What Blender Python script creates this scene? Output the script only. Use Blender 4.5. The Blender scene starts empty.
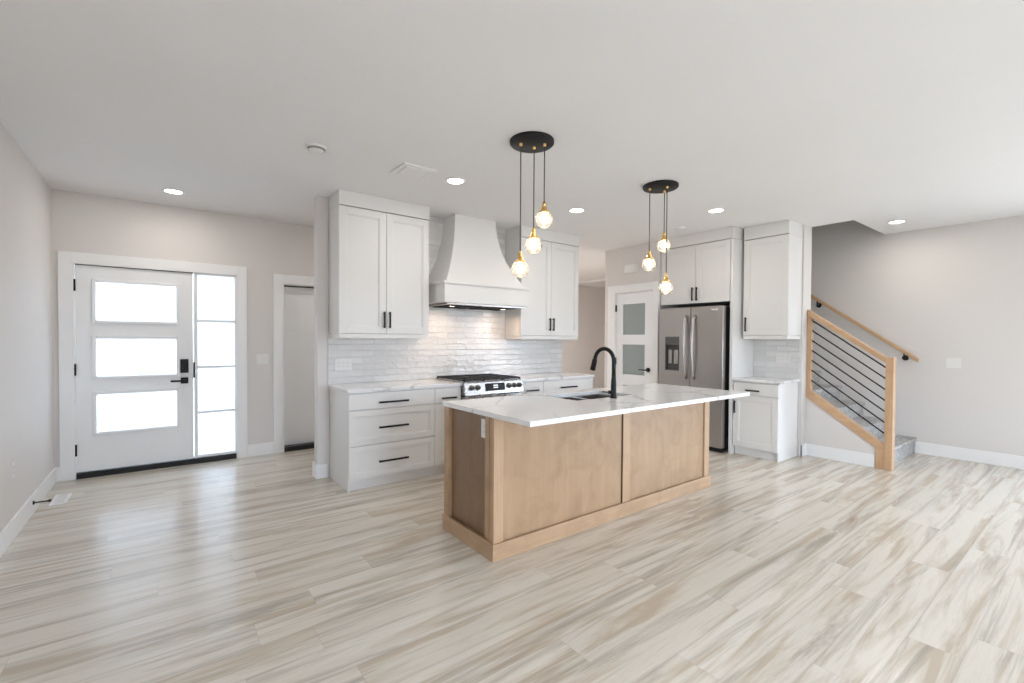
import bpy, bmesh, math, random
from mathutils import Vector, Matrix
random.seed(7)
C = bpy.context.scene.collection
PI = math.pi

# ------------------------------------------------------------------ camera
yaw, pit, rol = math.radians(52.83), math.radians(-.974), math.radians(.355)
Fv = Vector((math.cos(yaw)*math.cos(pit), math.sin(yaw)*math.cos(pit), math.sin(pit)))
R0 = Vector((math.sin(yaw), -math.cos(yaw), 0)); U0 = R0.cross(Fv)
Rv = R0*math.cos(rol) + U0*math.sin(rol); Uv = Rv.cross(Fv)
cd = bpy.data.cameras.new('camera'); cam = bpy.data.objects.new('camera', cd); C.objects.link(cam)
cd.sensor_width = 36; cd.lens = 459.4/1024*36; cd.shift_y = 5.4/1024
cd.clip_start = .05; cd.clip_end = 100
m = Matrix((Rv, Uv, -Fv)).transposed().to_4x4(); m.translation = (0, 0, 1.37)
cam.matrix_world = m
bpy.context.scene.camera = cam

# ------------------------------------------------------------------ world, daylight, exposure
w = bpy.data.worlds.new('overcast_sky'); bpy.context.scene.world = w; w.use_nodes = True
bg = w.node_tree.nodes['Background']
bg.inputs[1].default_value = 12.6
wt = w.node_tree
tcw = wt.nodes.new('ShaderNodeTexCoord'); spw = wt.nodes.new('ShaderNodeSeparateXYZ'); rmw = wt.nodes.new('ShaderNodeValToRGB')
wt.links.new(tcw.outputs['Generated'], spw.inputs[0]); wt.links.new(spw.outputs[2], rmw.inputs[0]); wt.links.new(rmw.outputs[0], bg.inputs[0])
rmw.color_ramp.elements[0].position = 0; rmw.color_ramp.elements[0].color = (.28, .29, .30, 1)      # ground
rmw.color_ramp.elements[1].position = .02; rmw.color_ramp.elements[1].color = (.74, .90, 1.12, 1)   # overcast sky
vs = bpy.context.scene.view_settings
vs.view_transform = 'Standard'; vs.look = 'None'; vs.gamma = 1; vs.use_curve_mapping = False
vs.exposure = 0.37
bpy.context.scene.cycles.max_bounces = 12
bpy.context.scene.cycles.diffuse_bounces = 8
bpy.context.scene.cycles.transmission_bounces = 10
bpy.context.scene.cycles.caustics_reflective = False
bpy.context.scene.cycles.sample_clamp_indirect = 6
DOWNLIGHT_W = 4.0
PENDANT_W = 1.2

# room planes (metres; X runs along the range wall, Y towards the entry wall, camera at the origin)
XL, YD, XR, CZ = -.825, 6.01, 7.38, 2.74
YB = -3.6                      # wall behind the camera
YW = 4.68                      # range wall face
XP = 5.44                      # pantry wall face
XF = 6.01                      # wall face behind the refrigerator

# daylight portals in the unseen windows and patio doors added behind the camera
def portal(x, y, z, sx, sz, rot):
    l = bpy.data.lights.new('window_daylight', 'AREA'); l.shape = 'RECTANGLE'; l.size = sx; l.size_y = sz
    l.cycles.is_portal = True
    o = bpy.data.objects.new('window_daylight', l); C.objects.link(o); o.location = (x, y, z); o.rotation_euler = rot
UNSEEN_BACKWIN = [(.8, 2.5, .4, 2.3)]  # unseen back-wall window, added as a daylight source
UNSEEN_LEFTWIN = (-3.3, -1.7, .4, 2.2)       # unseen left-wall window, added to light the right wall
UNSEEN_SIDEWIN = (-3.4, -.3, .03, 2.2)     # unseen patio doors, added in the right wall as a daylight source
for a, b, z0, z1 in UNSEEN_BACKWIN:
    portal((a+b)/2, YB-.02, (z0+z1)/2, b-a, z1-z0, (PI/2, 0, 0))

portal(XR+.02, (UNSEEN_SIDEWIN[0]+UNSEEN_SIDEWIN[1])/2, (UNSEEN_SIDEWIN[2]+UNSEEN_SIDEWIN[3])/2, UNSEEN_SIDEWIN[1]-UNSEEN_SIDEWIN[0], UNSEEN_SIDEWIN[3]-UNSEEN_SIDEWIN[2], (PI/2, 0, PI/2))
portal(XL-.02, (UNSEEN_LEFTWIN[0]+UNSEEN_LEFTWIN[1])/2, (UNSEEN_LEFTWIN[2]+UNSEEN_LEFTWIN[3])/2, UNSEEN_LEFTWIN[1]-UNSEEN_LEFTWIN[0], UNSEEN_LEFTWIN[3]-UNSEEN_LEFTWIN[2], (PI/2, 0, -PI/2))

# ------------------------------------------------------------------ materials
def mat(name, col, rough=.5, metal=0, spec=.5, **kw):
    mt = bpy.data.materials.new(name); mt.use_nodes = True
    p = mt.node_tree.nodes['Principled BSDF']
    p.inputs['Base Color'].default_value = (*col, 1); p.inputs['Roughness'].default_value = rough
    p.inputs['Metallic'].default_value = metal; p.inputs['Specular IOR Level'].default_value = spec
    for k, v in kw.items(): p.inputs[k.replace('_', ' ')].default_value = v
    return mt
class NT:
    def __init__(s, mt): s.m = mt; s.t = mt.node_tree; s.p = s.t.nodes['Principled BSDF']; s.tc = s.t.nodes.new('ShaderNodeTexCoord')
    def n(s, ty, ins=None, **props):
        nd = s.t.nodes.new(ty)
        for k, v in props.items(): setattr(nd, k, v)
        for k, v in (ins or {}).items():
            if isinstance(v, bpy.types.NodeSocket): s.t.links.new(v, nd.inputs[k])
            else: nd.inputs[k].default_value = v
        return nd
    def math(s, op, a, b=0.0, c=None):
        d = {0: a, 1: b}
        if c is not None: d[2] = c
        return s.n('ShaderNodeMath', d, operation=op).outputs[0]
    def xyz(s, v=None):
        o = s.n('ShaderNodeSeparateXYZ', {0: v or s.tc.outputs['Object']}).outputs
        return o[0], o[1], o[2]
    def comb(s, a, b, c=0.0): return s.n('ShaderNodeCombineXYZ', {0: a, 1: b, 2: c}).outputs[0]
    def noise(s, v, scale=1, detail=3, rough=.5, dist=0): return s.n('ShaderNodeTexNoise', {'Vector': v, 'Scale': scale, 'Detail': detail, 'Roughness': rough, 'Distortion': dist}).outputs['Fac']
    def ramp(s, f, stops):
        nd = s.n('ShaderNodeValToRGB', {0: f}); e = nd.color_ramp.elements
        while len(e) < len(stops): e.new(.5)
        for i, (pos, col) in enumerate(stops): e[i].position = pos; e[i].color = (*col, 1) if len(col) == 3 else col
        return nd.outputs[0]
    def mix(s, f, a, b, bt='MIX'):
        nd = s.n('ShaderNodeMix', data_type='RGBA', blend_type=bt)
        for k, v in ((0, f), (6, a), (7, b)):
            if isinstance(v, bpy.types.NodeSocket): s.t.links.new(v, nd.inputs[k])
            else: nd.inputs[k].default_value = v if k == 0 else (*v, 1)
        return nd.outputs[2]
    def color(s, c): s.t.links.new(c, s.p.inputs['Base Color'])
    def bump(s, h, strength=.2, dist=.002):
        b = s.n('ShaderNodeBump', {'Height': h, 'Strength': strength, 'Distance': dist}); s.t.links.new(b.outputs[0], s.p.inputs['Normal'])
    def rough(s, r): s.t.links.new(r, s.p.inputs['Roughness'])

def painted(name, col, rough, scale=180, st=.08):
    mt = mat(name, col, rough); k = NT(mt)
    k.bump(k.noise(k.tc.outputs['Object'], scale, 2), st, .001)
    k.color(k.mix(k.noise(k.tc.outputs['Object'], 1.3, 2), tuple(c*.98 for c in col), tuple(min(1, c*1.02) for c in col)))
    return mt
M = {}
M['wall'] = painted('greige_wall_paint', (.68, .65, .625), .6)
M['ceiling'] = painted('ceiling_paint', (.80, .79, .785), .85, 260, .15)
M['trim'] = painted('white_trim_paint', (.82, .82, .82), .35, 60, .03)
M['cab'] = painted('white_cabinet_paint', (.74, .73, .715), .38, 60, .03)
M['door'] = painted('white_door_paint', (.82, .83, .84), .4, 60, .03)
M['black'] = mat('matte_black_metal', (.008, .008, .009), .5, 0, .3)
M['gasket'] = mat('black_rubber_gasket', (.012, .012, .013), .7)
M['recess'] = mat('dark_gap', (.02, .02, .02), .8)
M['plate'] = mat('white_switch_plastic', (.76, .75, .73), .3)
M['slot'] = mat('socket_slot_plastic', (.25, .25, .25), .5)
M['brass'] = mat('brushed_brass', (.83, .52, .19), .28, 1)
M['iron'] = mat('black_cast_iron', (.02, .02, .022), .5, .2)
M['cord'] = mat('black_grey_cord', (.06, .055, .05), .6)
M['chrome'] = mat('polished_chrome', (.75, .75, .76), .12, 1)
M['shelf'] = mat('dispenser_dark_plastic', (.09, .09, .09), .4)
M['badge'] = mat('badge_silver', (.85, .85, .85), .25, .8)
M['birch'] = mat('natural_birch_side', (.78, .58, .38), .45)

def stainless():
    mt = mat('brushed_stainless', (.46, .435, .415), .3, 1); k = NT(mt)
    x, y, z = k.xyz()
    f = k.noise(k.comb(k.math('MULTIPLY', x, 3.0), k.math('MULTIPLY', y, 3.0), k.math('MULTIPLY', z, 220.0)), 1, 3)
    k.rough(k.math('MULTIPLY_ADD', f, .12, .24)); k.bump(f, .06, .0005)
    return mt
M['steel'] = stainless()
def steel_light():
    mt = mat('bright_stainless', (.50, .49, .48), .3, 1); k = NT(mt)
    k.rough(k.math('MULTIPLY_ADD', k.noise(k.tc.outputs['Object'], 40, 3), .12, .22)); return mt
M['steel2'] = steel_light()

def floor_mat():
    mt = mat('bleached_oak_planks', (.6, .54, .46), .38); k = NT(mt)
    x, y, z = k.xyz()
    PW, PL = .19, 1.52
    yr = k.math('DIVIDE', y, PW); row = k.math('FLOOR', yr)
    rr = k.n('ShaderNodeTexWhiteNoise', {'W': row}, noise_dimensions='1D').outputs['Value']
    xr = k.math('ADD', k.math('DIVIDE', x, PL), k.math('MULTIPLY', rr, 7.0)); col = k.math('FLOOR', xr)
    wn = k.n('ShaderNodeTexWhiteNoise', {'Vector': k.comb(row, col)}, noise_dimensions='3D')
    rnd = wn.outputs['Value']
    ox = k.math('MULTIPLY', rnd, 37.0); oy = k.math('MULTIPLY', rnd, 91.0)
    v1 = k.comb(k.math('MULTIPLY_ADD', x, .8, ox), k.math('MULTIPLY_ADD', y, 9.5, oy), ox)
    v2 = k.comb(k.math('MULTIPLY_ADD', x, .6, oy), k.math('MULTIPLY_ADD', y, 10.5, ox), oy)
    v3 = k.comb(k.math('MULTIPLY_ADD', x, 7.0, ox), k.math('MULTIPLY_ADD', y, 110.0, oy), 0.0)
    tan = k.noise(v1, 1, 4, .6, .7)
    gry = k.noise(v2, 1, 6, .68, .8)
    fine = k.noise(v3, 1, 3, .6, .2)
    base = k.mix(rnd, (.61, .565, .49), (.66, .62, .55))
    c = k.mix(k.math('MULTIPLY', k.ramp(tan, [(.48, (0, 0, 0)), (.64, (1, 1, 1))]), .75), base, (.43, .345, .25))
    c = k.mix(k.math('MULTIPLY', k.ramp(gry, [(.51, (0, 0, 0)), (.66, (1, 1, 1))]), .72), c, (.32, .285, .235))
    c = k.mix(k.math('MULTIPLY', k.ramp(fine, [(.45, (0, 0, 0)), (.75, (1, 1, 1))]), .16), c, (.40, .33, .26))
    # knots
    vk = k.comb(k.math('MULTIPLY_ADD', x, .9, ox), k.math('MULTIPLY_ADD', y, 3.4, oy), 0.0)
    kn = k.n('ShaderNodeTexVoronoi', {'Vector': vk, 'Scale': 1.0}).outputs['Distance']
    kn = k.math('ADD', kn, k.math('MULTIPLY', k.math('SUBTRACT', k.noise(v3, 1, 2), .5), .09))
    c = k.mix(k.math('MULTIPLY', k.ramp(kn, [(.02, (1, 1, 1)), (.09, (0, 0, 0))]), .5), c, (.30, .21, .14))
    fy = k.math('FRACT', yr); fx = k.math('FRACT', xr)
    gy = k.math('MINIMUM', fy, k.math('SUBTRACT', 1.0, fy)); gx = k.math('MINIMUM', fx, k.math('SUBTRACT', 1.0, fx))
    g = k.math('MAXIMUM', k.math('LESS_THAN', gy, .006), k.math('LESS_THAN', gx, .0010))
    soft = k.ramp(gy, [(.0, (1, 1, 1)), (.07, (0, 0, 0))])
    c = k.mix(k.math('MULTIPLY', k.math('MULTIPLY', soft, k.noise(k.comb(k.math('MULTIPLY_ADD', x, 1.5, oy), row), 1, 2)), .5), c, (.36, .32, .28))
    c = k.mix(k.math('MULTIPLY', g, .22), c, (.28, .22, .17))
    k.color(c)
    k.rough(k.math('MULTIPLY_ADD', fine, .12, .17))
    k.bump(k.math('SUBTRACT', k.math('MULTIPLY', fine, .2), g), .15, .001)
    return mt
M['floor'] = floor_mat()

def tile_mat(axis):
    mt = mat('glossy_white_subway_tile_' + axis, (.7, .7, .69), .1, 0, .6); k = NT(mt)
    x, y, z = k.xyz()
    u = x if axis == 'x' else y
    v = k.comb(u, z, 0.0)
    b = k.n('ShaderNodeTexBrick', {'Vector': v, 'Color1': (.0, .0, .0, 1), 'Color2': (1, 1, 1, 1), 'Mortar': (.5, .5, .5, 1), 'Scale': 1.0, 'Mortar Size': .0017, 'Mortar Smooth': .35, 'Brick Width': .245, 'Row Height': .0655})
    tint = b.outputs['Color']; f = b.outputs['Fac']
    c = k.mix(tint, (.66, .655, .645), (.76, .755, .745))
    c = k.mix(f, c, (.60, .59, .575)); k.color(c)
    rnd = k.n('ShaderNodeSeparateColor', {0: tint}).outputs[0]
    wv = k.noise(k.comb(k.math('MULTIPLY', u, 14.0), k.math('MULTIPLY', z, 26.0), k.math('MULTIPLY', rnd, 30.0)), 1, 2, .5, .4)
    tilt = k.math('MULTIPLY', k.math('SUBTRACT', rnd, .5), k.math('MULTIPLY', z, 18.0))
    h = k.math('SUBTRACT', k.math('ADD', k.math('MULTIPLY', wv, 1.6), k.math('MULTIPLY', tilt, .5)), k.math('MULTIPLY', f, 1.0))
    k.bump(h, .9, .005)
    k.rough(k.math('MULTIPLY_ADD', f, .5, .09))
    return mt
M['tile_x'] = tile_mat('x'); M['tile_y'] = tile_mat('y')

def quartz():
    mt = mat('white_quartz_grey_veins', (.80, .83, .82), .14, 0, .5); k = NT(mt)
    o = k.tc.outputs['Object']
    wob = k.n('ShaderNodeTexNoise', {'Vector': o, 'Scale': 2.2, 'Detail': 4, 'Roughness': .6}).outputs['Color']
    vv = k.n('ShaderNodeVectorMath', {0: o, 1: k.n('ShaderNodeVectorMath', {0: wob, 1: (.45, .45, .45)}, operation='MULTIPLY').outputs[0]}, operation='ADD').outputs[0]
    vor = k.n('ShaderNodeTexVoronoi', {'Vector': vv, 'Scale': 1.7}, feature='DISTANCE_TO_EDGE').outputs['Distance']
    vein = k.ramp(vor, [(.0, (1, 1, 1)), (.04, (0, 0, 0))])
    br = k.ramp(k.noise(o, 1.7, 2), [(.42, (0, 0, 0)), (.62, (1, 1, 1))])
    cl = k.ramp(k.noise(vv, 2.5, 4, .6), [(.5, (0, 0, 0)), (.8, (1, 1, 1))])
    c = k.mix(k.math('MULTIPLY', cl, .25), (.79, .785, .785), (.66, .655, .655))
    c = k.mix(k.math('MULTIPLY', k.math('MULTIPLY', vein, br), .8), c, (.42, .39, .37))
    k.color(c); return mt
M['quartz'] = quartz()

def wood(name, c1, c2, c3, axis='z', rough=.42, blotch=.5, s=1.0):
    mt = mat(name, c1, rough); k = NT(mt)
    x, y, z = k.xyz()
    m1 = {'x': (1.2, 22, 22), 'y': (22, 1.2, 22), 'z': (22, 22, 1.2)}[axis]
    m1 = tuple(q*s for q in m1)
    v = k.comb(k.math('MULTIPLY', x, m1[0]), k.math('MULTIPLY', y, m1[1]), k.math('MULTIPLY', z, m1[2]))
    v2 = k.comb(k.math('MULTIPLY', x, m1[0]*5), k.math('MULTIPLY', y, m1[1]*5), k.math('MULTIPLY', z, m1[2]*5))
    g = k.noise(v, 1, 4, .6, 1.0); f = k.noise(v2, 1, 3, .6)
    b = k.noise(k.tc.outputs['Object'], 3.5, 3, .6, 1.5)
    c = k.mix(k.ramp(g, [(.35, (0, 0, 0)), (.7, (1, 1, 1))]), c1, c2)
    c = k.mix(k.math('MULTIPLY', k.ramp(b, [(.45, (0, 0, 0)), (.75, (1, 1, 1))]), blotch), c, c3)
    c = k.mix(k.math('MULTIPLY', k.ramp(f, [(.5, (0, 0, 0)), (.8, (1, 1, 1))]), .25), c, c3)
    k.color(c); k.bump(f, .08, .0006); return mt
M['maple'] = wood('stained_maple', (.39, .25, .142), (.45, .295, .175), (.30, .185, .10), blotch=.75, s=.55)
M['maple_stile'] = wood('stained_maple_solid', (.46, .30, .18), (.54, .365, .225), (.37, .235, .135), blotch=.3)
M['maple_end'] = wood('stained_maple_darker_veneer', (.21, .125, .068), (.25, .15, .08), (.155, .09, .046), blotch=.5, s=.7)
M['maple_x'] = wood('stained_maple_horizontal_x', (.43, .28, .168), (.51, .345, .21), (.34, .21, .122), 'x')
M['maple_y'] = wood('stained_maple_horizontal_y', (.43, .28, .168), (.51, .345, .21), (.34, .21, .122), 'y')
M['oak'] = wood('clear_oak', (.52, .33, .19), (.60, .395, .235), (.42, .25, .135), 'z', .4, .3)
M['oak_y'] = wood('clear_oak_rail', (.52, .33, .19), (.60, .395, .235), (.42, .25, .135), 'y', .4, .3)

def carpet():
    mt = mat('grey_mottled_carpet', (.45, .44, .44), .95, 0, .1); k = NT(mt)
    a = k.noise(k.tc.outputs['Object'], 22, 5, .7); b = k.noise(k.tc.outputs['Object'], 260, 2, .6)
    c = k.mix(k.ramp(a, [(.38, (0, 0, 0)), (.62, (1, 1, 1))]), (.44, .435, .435), (.74, .73, .72))
    c = k.mix(k.ramp(b, [(.4, (0, 0, 0)), (.65, (1, 1, 1))]), c, (.55, .54, .53), 'MULTIPLY')
    k.color(c); k.bump(b, 1, .006); return mt
M['carpet'] = carpet()

def frosted(name, col, trans, rough=.25):
    mt = bpy.data.materials.new(name); mt.use_nodes = True; t = mt.node_tree; t.nodes.clear()
    o = t.nodes.new('ShaderNodeOutputMaterial'); tr = t.nodes.new('ShaderNodeBsdfTranslucent'); df = t.nodes.new('ShaderNodeBsdfDiffuse'); gl = t.nodes.new('ShaderNodeBsdfGlossy')
    a = t.nodes.new('ShaderNodeMixShader'); b = t.nodes.new('ShaderNodeMixShader'); fr = t.nodes.new('ShaderNodeFresnel')
    tr.inputs[0].default_value = (*col, 1); df.inputs[0].default_value = (*col, 1); gl.inputs['Roughness'].default_value = rough
    a.inputs[0].default_value = trans; fr.inputs[0].default_value = 1.45
    t.links.new(df.outputs[0], a.inputs[1]); t.links.new(tr.outputs[0], a.inputs[2])
    t.links.new(fr.outputs[0], b.inputs[0]); t.links.new(a.outputs[0], b.inputs[1]); t.links.new(gl.outputs[0], b.inputs[2]); t.links.new(b.outputs[0], o.inputs[0])
    return mt
M['frost'] = frosted('frosted_exterior_glass', (.93, .95, .97), .9)
M['frost_dark'] = frosted('frosted_pantry_glass', (.50, .56, .555), .4)
def glass():
    mt = bpy.data.materials.new('clear_fluted_glass'); mt.use_nodes = True; t = mt.node_tree; t.nodes.clear()
    o = t.nodes.new('ShaderNodeOutputMaterial'); g = t.nodes.new('ShaderNodeBsdfGlossy'); tr = t.nodes.new('ShaderNodeBsdfTransparent'); mx = t.nodes.new('ShaderNodeMixShader')
    tl = t.nodes.new('ShaderNodeBsdfTranslucent'); m2 = t.nodes.new('ShaderNodeMixShader'); m2.inputs[0].default_value = .28; tl.inputs[0].default_value = (1, 1, 1, 1)
    fr = t.nodes.new('ShaderNodeLayerWeight'); fr.inputs[0].default_value = .35
    g.inputs['Roughness'].default_value = .05; tr.inputs[0].default_value = (.97, .97, .97, 1)
    t.links.new(tr.outputs[0], m2.inputs[1]); t.links.new(tl.outputs[0], m2.inputs[2])
    t.links.new(fr.outputs['Fresnel'], mx.inputs[0]); t.links.new(m2.outputs[0], mx.inputs[1]); t.links.new(g.outputs[0], mx.inputs[2]); t.links.new(mx.outputs[0], o.inputs[0])
    return mt
M['glass'] = glass()
def emis(name, col, s):
    mt = bpy.data.materials.new(name); mt.use_nodes = True; p = mt.node_tree.nodes['Principled BSDF']
    p.inputs['Base Color'].default_value = (*col, 1); p.inputs['Emission Color'].default_value = (*col, 1); p.inputs['Emission Strength'].default_value = s
    return mt
M['led'] = emis('downlight_lens', (1, .96, .9), 14)
M['bulb'] = emis('warm_bulb', (1, .86, .66), 16)
M['display'] = mat('range_display_glass', (.01, .01, .012), .08)
M['digits'] = emis('display_digits', (.75, .8, .85), .5)

# ------------------------------------------------------------------ mesh helpers
OFF = {}
def bx(bm, x0, x1, y0, y1, z0, z1, bev=0):
    r = bmesh.ops.create_cube(bm, size=1)['verts']
    for v in r:
        v.co = Vector((x0+(v.co.x+.5)*(x1-x0), y0+(v.co.y+.5)*(y1-y0), z0+(v.co.z+.5)*(z1-z0)))
    if bev:
        e = {e for v in r for e in v.link_edges}
        bmesh.ops.bevel(bm, geom=list(e), offset=bev, segments=2, profile=.6, affect='EDGES')
def prism(bm, pts, axis, a, b, bev=0):
    """extrude a 2D outline along an axis; pts are in the two other axes in order"""
    def P(p, t): return {'x': (t, p[0], p[1]), 'y': (p[0], t, p[1]), 'z': (p[0], p[1], t)}[axis]
    lo = [bm.verts.new(P(p, a)) for p in pts]; hi = [bm.verts.new(P(p, b)) for p in pts]
    n = len(pts); f = [bm.faces.new(lo), bm.faces.new(hi[::-1])]
    for i in range(n): f.append(bm.faces.new((lo[i], hi[i], hi[(i+1) % n], lo[(i+1) % n])))
    bmesh.ops.recalc_face_normals(bm, faces=f)
    if bev:
        bmesh.ops.bevel(bm, geom=list({e for q in f for e in q.edges}), offset=bev, segments=2, profile=.6, affect='EDGES')
def tube(bm, pts, r, seg=10, caps=True, closed=False):
    """tube along points; r number or list"""
    pts = [Vector(p) for p in pts]; n = len(pts); rings = []
    up = None
    for i, p in enumerate(pts):
        d = (pts[min(i+1, n-1)]-pts[max(i-1, 0)]).normalized()
        if up is None:
            up = Vector((0, 0, 1)) if abs(d.z) < .9 else Vector((1, 0, 0))
        s = d.cross(up).normalized(); up = s.cross(d).normalized()
        rr = r[i] if isinstance(r, (list, tuple)) else r
        rings.append([bm.verts.new(p+(s*math.cos(2*PI*k/seg)+up*math.sin(2*PI*k/seg))*rr) for k in range(seg)])
    fs = []
    for i in range(n-1):
        for k in range(seg):
            fs.append(bm.faces.new((rings[i][k], rings[i][(k+1) % seg], rings[i+1][(k+1) % seg], rings[i+1][k])))
    if caps: fs += [bm.faces.new(rings[0][::-1]), bm.faces.new(rings[-1])]
    bmesh.ops.recalc_face_normals(bm, faces=fs)
    for f in fs: f.smooth = len(f.verts) == 4
def lathe(bm, c, prof, seg=28, axis='z', close=False):
    """profile [(r,h)] round axis through c"""
    c = Vector(c); rings = []
    for r, h in prof:
        if r < 1e-6:
            p = {'z': (0, 0, h), 'x': (h, 0, 0), 'y': (0, h, 0)}[axis]; rings.append([bm.verts.new(c+Vector(p))]); continue
        rg = []
        for k in range(seg):
            a = 2*PI*k/seg; u, v = r*math.cos(a), r*math.sin(a)
            p = {'z': (u, v, h), 'x': (h, u, v), 'y': (u, h, v)}[axis]; rg.append(bm.verts.new(c+Vector(p)))
        rings.append(rg)
    fs = []
    for A, B in zip(rings, rings[1:]):
        for k in range(seg):
            k2 = (k+1) % seg
            if len(A) == 1 and len(B) == 1: continue
            if len(A) == 1: fs.append(bm.faces.new((A[0], B[k], B[k2])))
            elif len(B) == 1: fs.append(bm.faces.new((A[k], A[k2], B[0])))
            else: fs.append(bm.faces.new((A[k], A[k2], B[k2], B[k])))
    for f in fs: f.smooth = True
    bmesh.ops.recalc_face_normals(bm, faces=fs)
def smooth_by_angle(me, ang=35):
    me.set_sharp_from_angle(angle=math.radians(ang)) if hasattr(me, 'set_sharp_from_angle') else None
def thing(name, label, cat, loc, group=None, kind=None):
    o = bpy.data.objects.new(name, None); C.objects.link(o); o.location = loc; o.empty_display_size = .1
    OFF[o] = Vector(loc)
    if kind: o['kind'] = kind
    else: o['category'] = cat
    if label: o['label'] = label
    if group: o['group'] = group
    return o
def obj(name, bm, m, parent=None, label=None, smooth=False):
    off = OFF[parent] if parent else Vector((0, 0, 0))
    me = bpy.data.meshes.new(name)
    if parent:
        for v in bm.verts: v.co -= off
    bm.to_mesh(me); bm.free()
    me.materials.append(m if not isinstance(m, str) else M[m])
    if smooth:
        for p in me.polygons: p.use_smooth = True
        smooth_by_angle(me)
    o = bpy.data.objects.new(name, me); C.objects.link(o)
    if parent: o.parent = parent
    OFF[o] = off
    if label: o['label'] = label
    return o
def single(name, bm, m, label, cat, group=None, smooth=False):
    """thing that is one mesh, origin at its base"""
    cs = [v.co for v in bm.verts]
    c = Vector(((min(v.x for v in cs)+max(v.x for v in cs))/2, (min(v.y for v in cs)+max(v.y for v in cs))/2, min(v.z for v in cs)))
    for v in bm.verts: v.co -= c
    o = obj(name, bm, m, None, label, smooth); o.location = c; OFF[o] = c.copy(); o['category'] = cat
    if group: o['group'] = group
    return o
def struct(name, boxes, m, bev=0, parent=None):
    bm = bmesh.new()
    for b in boxes: bx(bm, *b, bev)
    o = obj(name, bm, m, parent)
    if not parent: o['kind'] = 'structure'
    return o
def B(*boxes, bev=0):
    bm = bmesh.new()
    for b in boxes: bx(bm, *b, bev)
    return bm

# ------------------------------------------------------------------ shell
struct('floor', [(-1.2, 9.9, YB-.2, 8.3, -.12, 0)], 'floor')
OX, OY, OYE = 6.23, 1.83, 4.72       # stairwell opening in the ceiling
struct('ceiling', [(-1.0, OX, YB-.2, 8.15, CZ, CZ+.3), (OX, 7.6, YB-.2, OY, CZ, CZ+.3), (OX, 9.8, OYE, 8.15, CZ, CZ+.3)], 'ceiling')
struct('trim_1', [(7.85, 9.7, 4.9, 7.95, CZ-.05, CZ)], 'ceiling')      # slightly dropped ceiling at the end of the hall
a, b, z0, z1 = UNSEEN_LEFTWIN
struct('wall_left', [(XL-.15, XL, b, YD+.15, 0, CZ), (XL-.15, XL, YB-.2, a, 0, CZ), (XL-.15, XL, a, b, 0, z0), (XL-.15, XL, a, b, z1, CZ)], 'wall')
struct('unseen_window_3', [(XL-.1, XL, a, a+.06, z0, z1), (XL-.1, XL, b-.06, b, z0, z1), (XL-.1, XL, a, b, z1-.06, z1), (XL-.1, XL, a, b, z0, z0+.06), (XL-.1, XL, (a+b)/2-.03, (a+b)/2+.03, z0, z1)], 'trim')  # frame of the added left window
D1a, D1b, D1z = -.69, .668, 2.075
D3a, D3b, D3z = 1.127, 2.02, 2.02
struct('wall_front', [(XL, D1a, YD, YD+.15, 0, CZ), (D1a, D1b, YD, YD+.15, D1z, CZ), (D1b, D3a, YD, YD+.15, 0, CZ),
                      (D3a, D3b, YD, YD+.15, D3z, CZ), (D3b, 3.2, YD, YD+.15, 0, CZ)], 'wall')
struct('wall_entry_side', [(3.2, 3.32, YW+.12, YD+.15, 0, CZ)], 'wall')
struct('wall_range', [(1.185, 4.42, YW, YW+.12, 0, CZ)], 'wall')
struct('wall_hall_left', [(4.30, 4.42, YW+.12, 7.95, 0, CZ)], 'wall')
struct('wall_hall_end', [(4.30, 9.8, 7.95, 8.1, 0, CZ)], 'wall')
struct('wall_hall_right', [(9.7, 9.8, 4.8, 7.95, 0, CZ)], 'wall')
# pantry wall with its door opening
PYa, PYb, PZ = 3.915, 4.60, 2.075
struct('wall_pantry', [(XP, XP+.11, 3.82, PYa, 0, CZ), (XP, XP+.11, PYa, PYb, PZ, CZ), (XP, XP+.11, PYb, 4.80, 0, CZ)], 'wall')
struct('wall_pantry_side', [(XP+.11, XF, 3.82, 3.90, 0, CZ)], 'wall')
struct('wall_pantry_back', [(XP+.11, 9.8, 4.72, 4.80, 0, CZ)], 'wall')
struct('wall_kitchen_right', [(XF, OX, 2.25, 4.72, 0, CZ), (XF, OX, OY, 4.72, CZ+.3, 5.4)], 'wall')
a, b, z0, z1 = UNSEEN_SIDEWIN
struct('wall_right', [(XR, XR+.15, b, 4.72, 0, CZ), (XR, XR+.15, YB-.2, a, 0, CZ), (XR, XR+.15, a, b, 0, z0), (XR, XR+.15, a, b, z1, CZ), (XR, XR+.15, YB-.2, 4.80, CZ, 5.4)], 'wall')
struct('unseen_window_2', [(XR, XR+.1, a, a+.07, z0, z1), (XR, XR+.1, b-.07, b, z0, z1), (XR, XR+.1, a, b, z1-.07, z1), (XR, XR+.1, a, b, z0, z0+.07), (XR, XR+.1, (a+b)/2-.04, (a+b)/2+.04, z0, z1)], 'trim')  # frame of the added patio doors
struct('wall_stairwell_back', [(XF, XR+.15, 4.72, 4.8, CZ, 5.4)], 'wall')
struct('wall_stairwell_front', [(XF, XR+.15, OY-.1, OY, CZ+.3, 5.4)], 'wall')
struct('ceiling_stairwell', [(XF, XR+.15, OY-.1, 4.8, 5.4, 5.5)], 'ceiling')
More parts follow.
